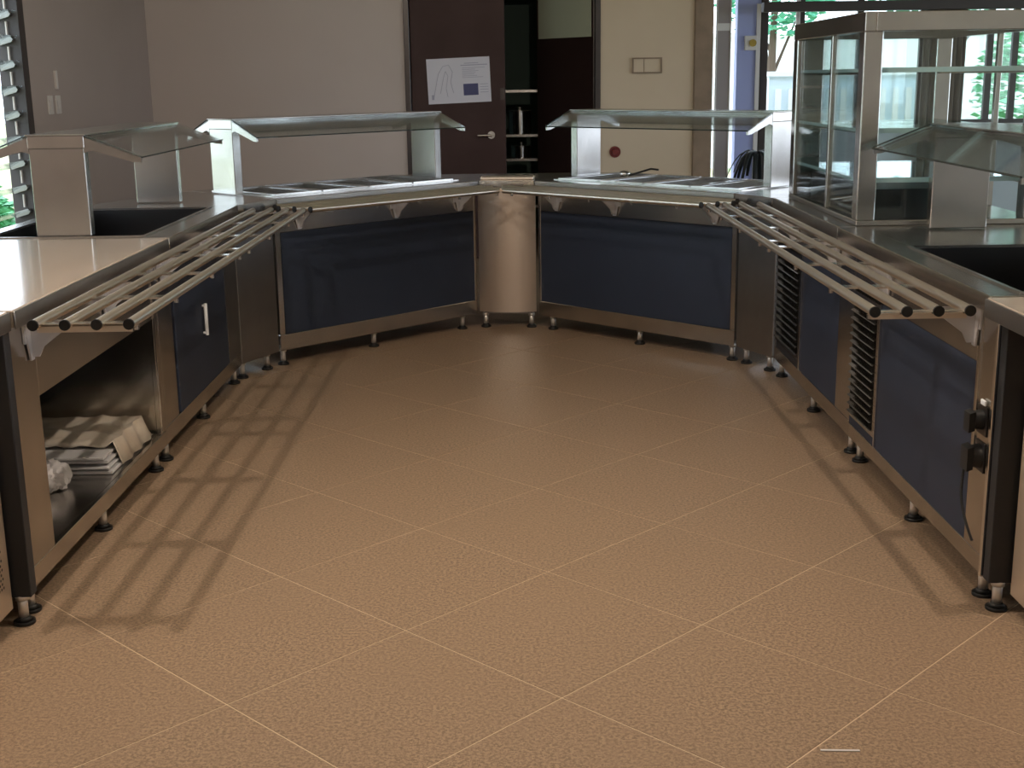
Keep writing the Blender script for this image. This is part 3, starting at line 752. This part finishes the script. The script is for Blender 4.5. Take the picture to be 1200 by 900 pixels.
# ================================================================== OUTDOORS
g = struct(obj('ground', bx(-30, 40, YN-10, 60, -.45, -.20), 'soil'), 'earth and grass outside')
def tree(label, x, y, h_, r, m_, nleaf, seed, low=.25, grp='trees and shrubs outside'):
    rnd = random.Random(seed)
    t = thing('tree', label, 'tree', (x, y, -.2), 0, grp)
    b = B(); cyl(b, (0, 0, 0), (.05, 0, h_*.7), .09, 8, .04)
    for k in range(5):
        a = rnd.uniform(0, 2*PI); cyl(b, (.03, 0, h_*(.3+.08*k)), (r*.6*math.cos(a), r*.6*math.sin(a), h_*(.5+.09*k)), .03, 6, .012)
    obj('trunk', b, 'bark', t)
    b = B()
    for k in range(nleaf):
        a = rnd.uniform(0, 2*PI); ph = math.acos(rnd.uniform(-1, 1)); q = rnd.uniform(.45, 1)**.5
        zz = h_*(low+(1-low)*(.5+.5*math.cos(ph)*q)); c = Vector((r*q*math.sin(ph)*math.cos(a), r*q*math.sin(ph)*math.sin(a), zz))
        s = rnd.uniform(.06, .13); R_ = Matrix.Rotation(rnd.uniform(0, 6.3), 3, 'Z') @ Matrix.Rotation(rnd.uniform(-1.2, 1.2), 3, 'X')
        vs3 = [b.verts.new(c+R_ @ Vector(p)) for p in ((-s, 0, 0), (0, -s*.45, .01), (s, 0, 0), (0, s*.45, .01))]
        b.faces.new(vs3)
    obj('crown', b, m_, t)
tree('bright green tree outside the far window above the pale wall', 6.6, 20.0, 4.6, 1.5, 'leaf_b', 2200, 1, .52)
tree('green shrub outside the tall far window', 8.0, 19.0, 2.6, 1.2, 'leaf_a', 2000, 2, .1)
tree('teal leaved tree outside the tall far window', 9.9, 22.5, 4.8, 1.3, 'leaf_b', 1800, 3, .4)
tree('green tree outside seen through the cabinet front glass', 3.9, 19.5, 4.4, 1.0, 'leaf_b', 1500, 4, .5)
tree('unseen tall green hedge tree added outside the louvre window', -6.4, 6.6, 3.4, 1.5, 'leaf_a', 1800, 8, .1)  # out of view; added to tint the rear steel post's reflection green
tree('unseen tall pale green tree added outside the louvre window', -7.6, 3.4, 3.8, 1.4, 'leaf_b', 1600, 9, .1)  # also unseen, added for the green tint in the steel
tree('low green shrub outside the louvre window', -5.1, 11.6, .95, .6, 'leaf_a', 900, 5, .1)
tree('round green bush outside the louvre window', -5.9, 13.2, 1.3, .6, 'leaf_a', 900, 6, .15)
lw_ = thing('garden_wall', 'low pale blue picket wall just outside the far window', 'wall', (3.2, 16.0, -.2)); obj('wall_body', bx(0, 2.0, 0, .12, 0, 1.70), 'parapet', lw_); obj('coping', bx(-.03, 2.03, -.03, .15, 1.70, 1.76), 'white', lw_)
for k in range(12): obj('picket', bx(.08+k*.16, .15+k*.16, -.025, 0, .05, 1.55), 'white', lw_)
ob = thing('garden_wall', 'white garden wall outside the far windows', 'wall', (0, 24.5, -.2)); obj('wall_body', bx(1, 14, 0, .2, 0, 2.4), 'wallout', ob); obj('coping', bx(.95, 14.05, -.05, .25, 2.4, 2.48), 'white', ob)
oc = thing('neighbour_building', 'pale neighbouring building outside the louvre window', 'building', (-11.5, 14.0, -.2)); obj('wall_body', bx(0, .2, -3, 12, 0, 3.2), 'wallout', oc)
for k in range(5): obj('window_pane', bx(.2, .23, -2+k*2.2, -.9+k*2.2, 1.0, 2.2), 'mauve', oc)

# ================================================================== LAMPS (out of frame, overhead)
for x, y, lab in ((-1.25, 3.6, 'round ceiling lamp above the left counters'), (.47, 3.6, 'round ceiling lamp above the right counters')):
    t = thing('ceiling_lamp', lab, 'lamp', (x, y, HC), 0, 'ceiling lamps')
    obj('canopy', cyl(B(), (0, 0, -.03), (0, 0, 0), .07, 24), 'white', t, True)
    b = B(); cyl(b, (0, 0, -.035), (0, 0, -.03), .075, 24); obj('rim', b, 'chrome', t)
    d = bpy.data.lights.new('bulb', 'POINT'); d.energy = LAMP_W; d.color = LAMP_COL; d.shadow_soft_size = .02
    lo_ = bpy.data.objects.new('bulb', d); COL.objects.link(lo_); lo_.parent = t; lo_.location = (0, 0, -.13)
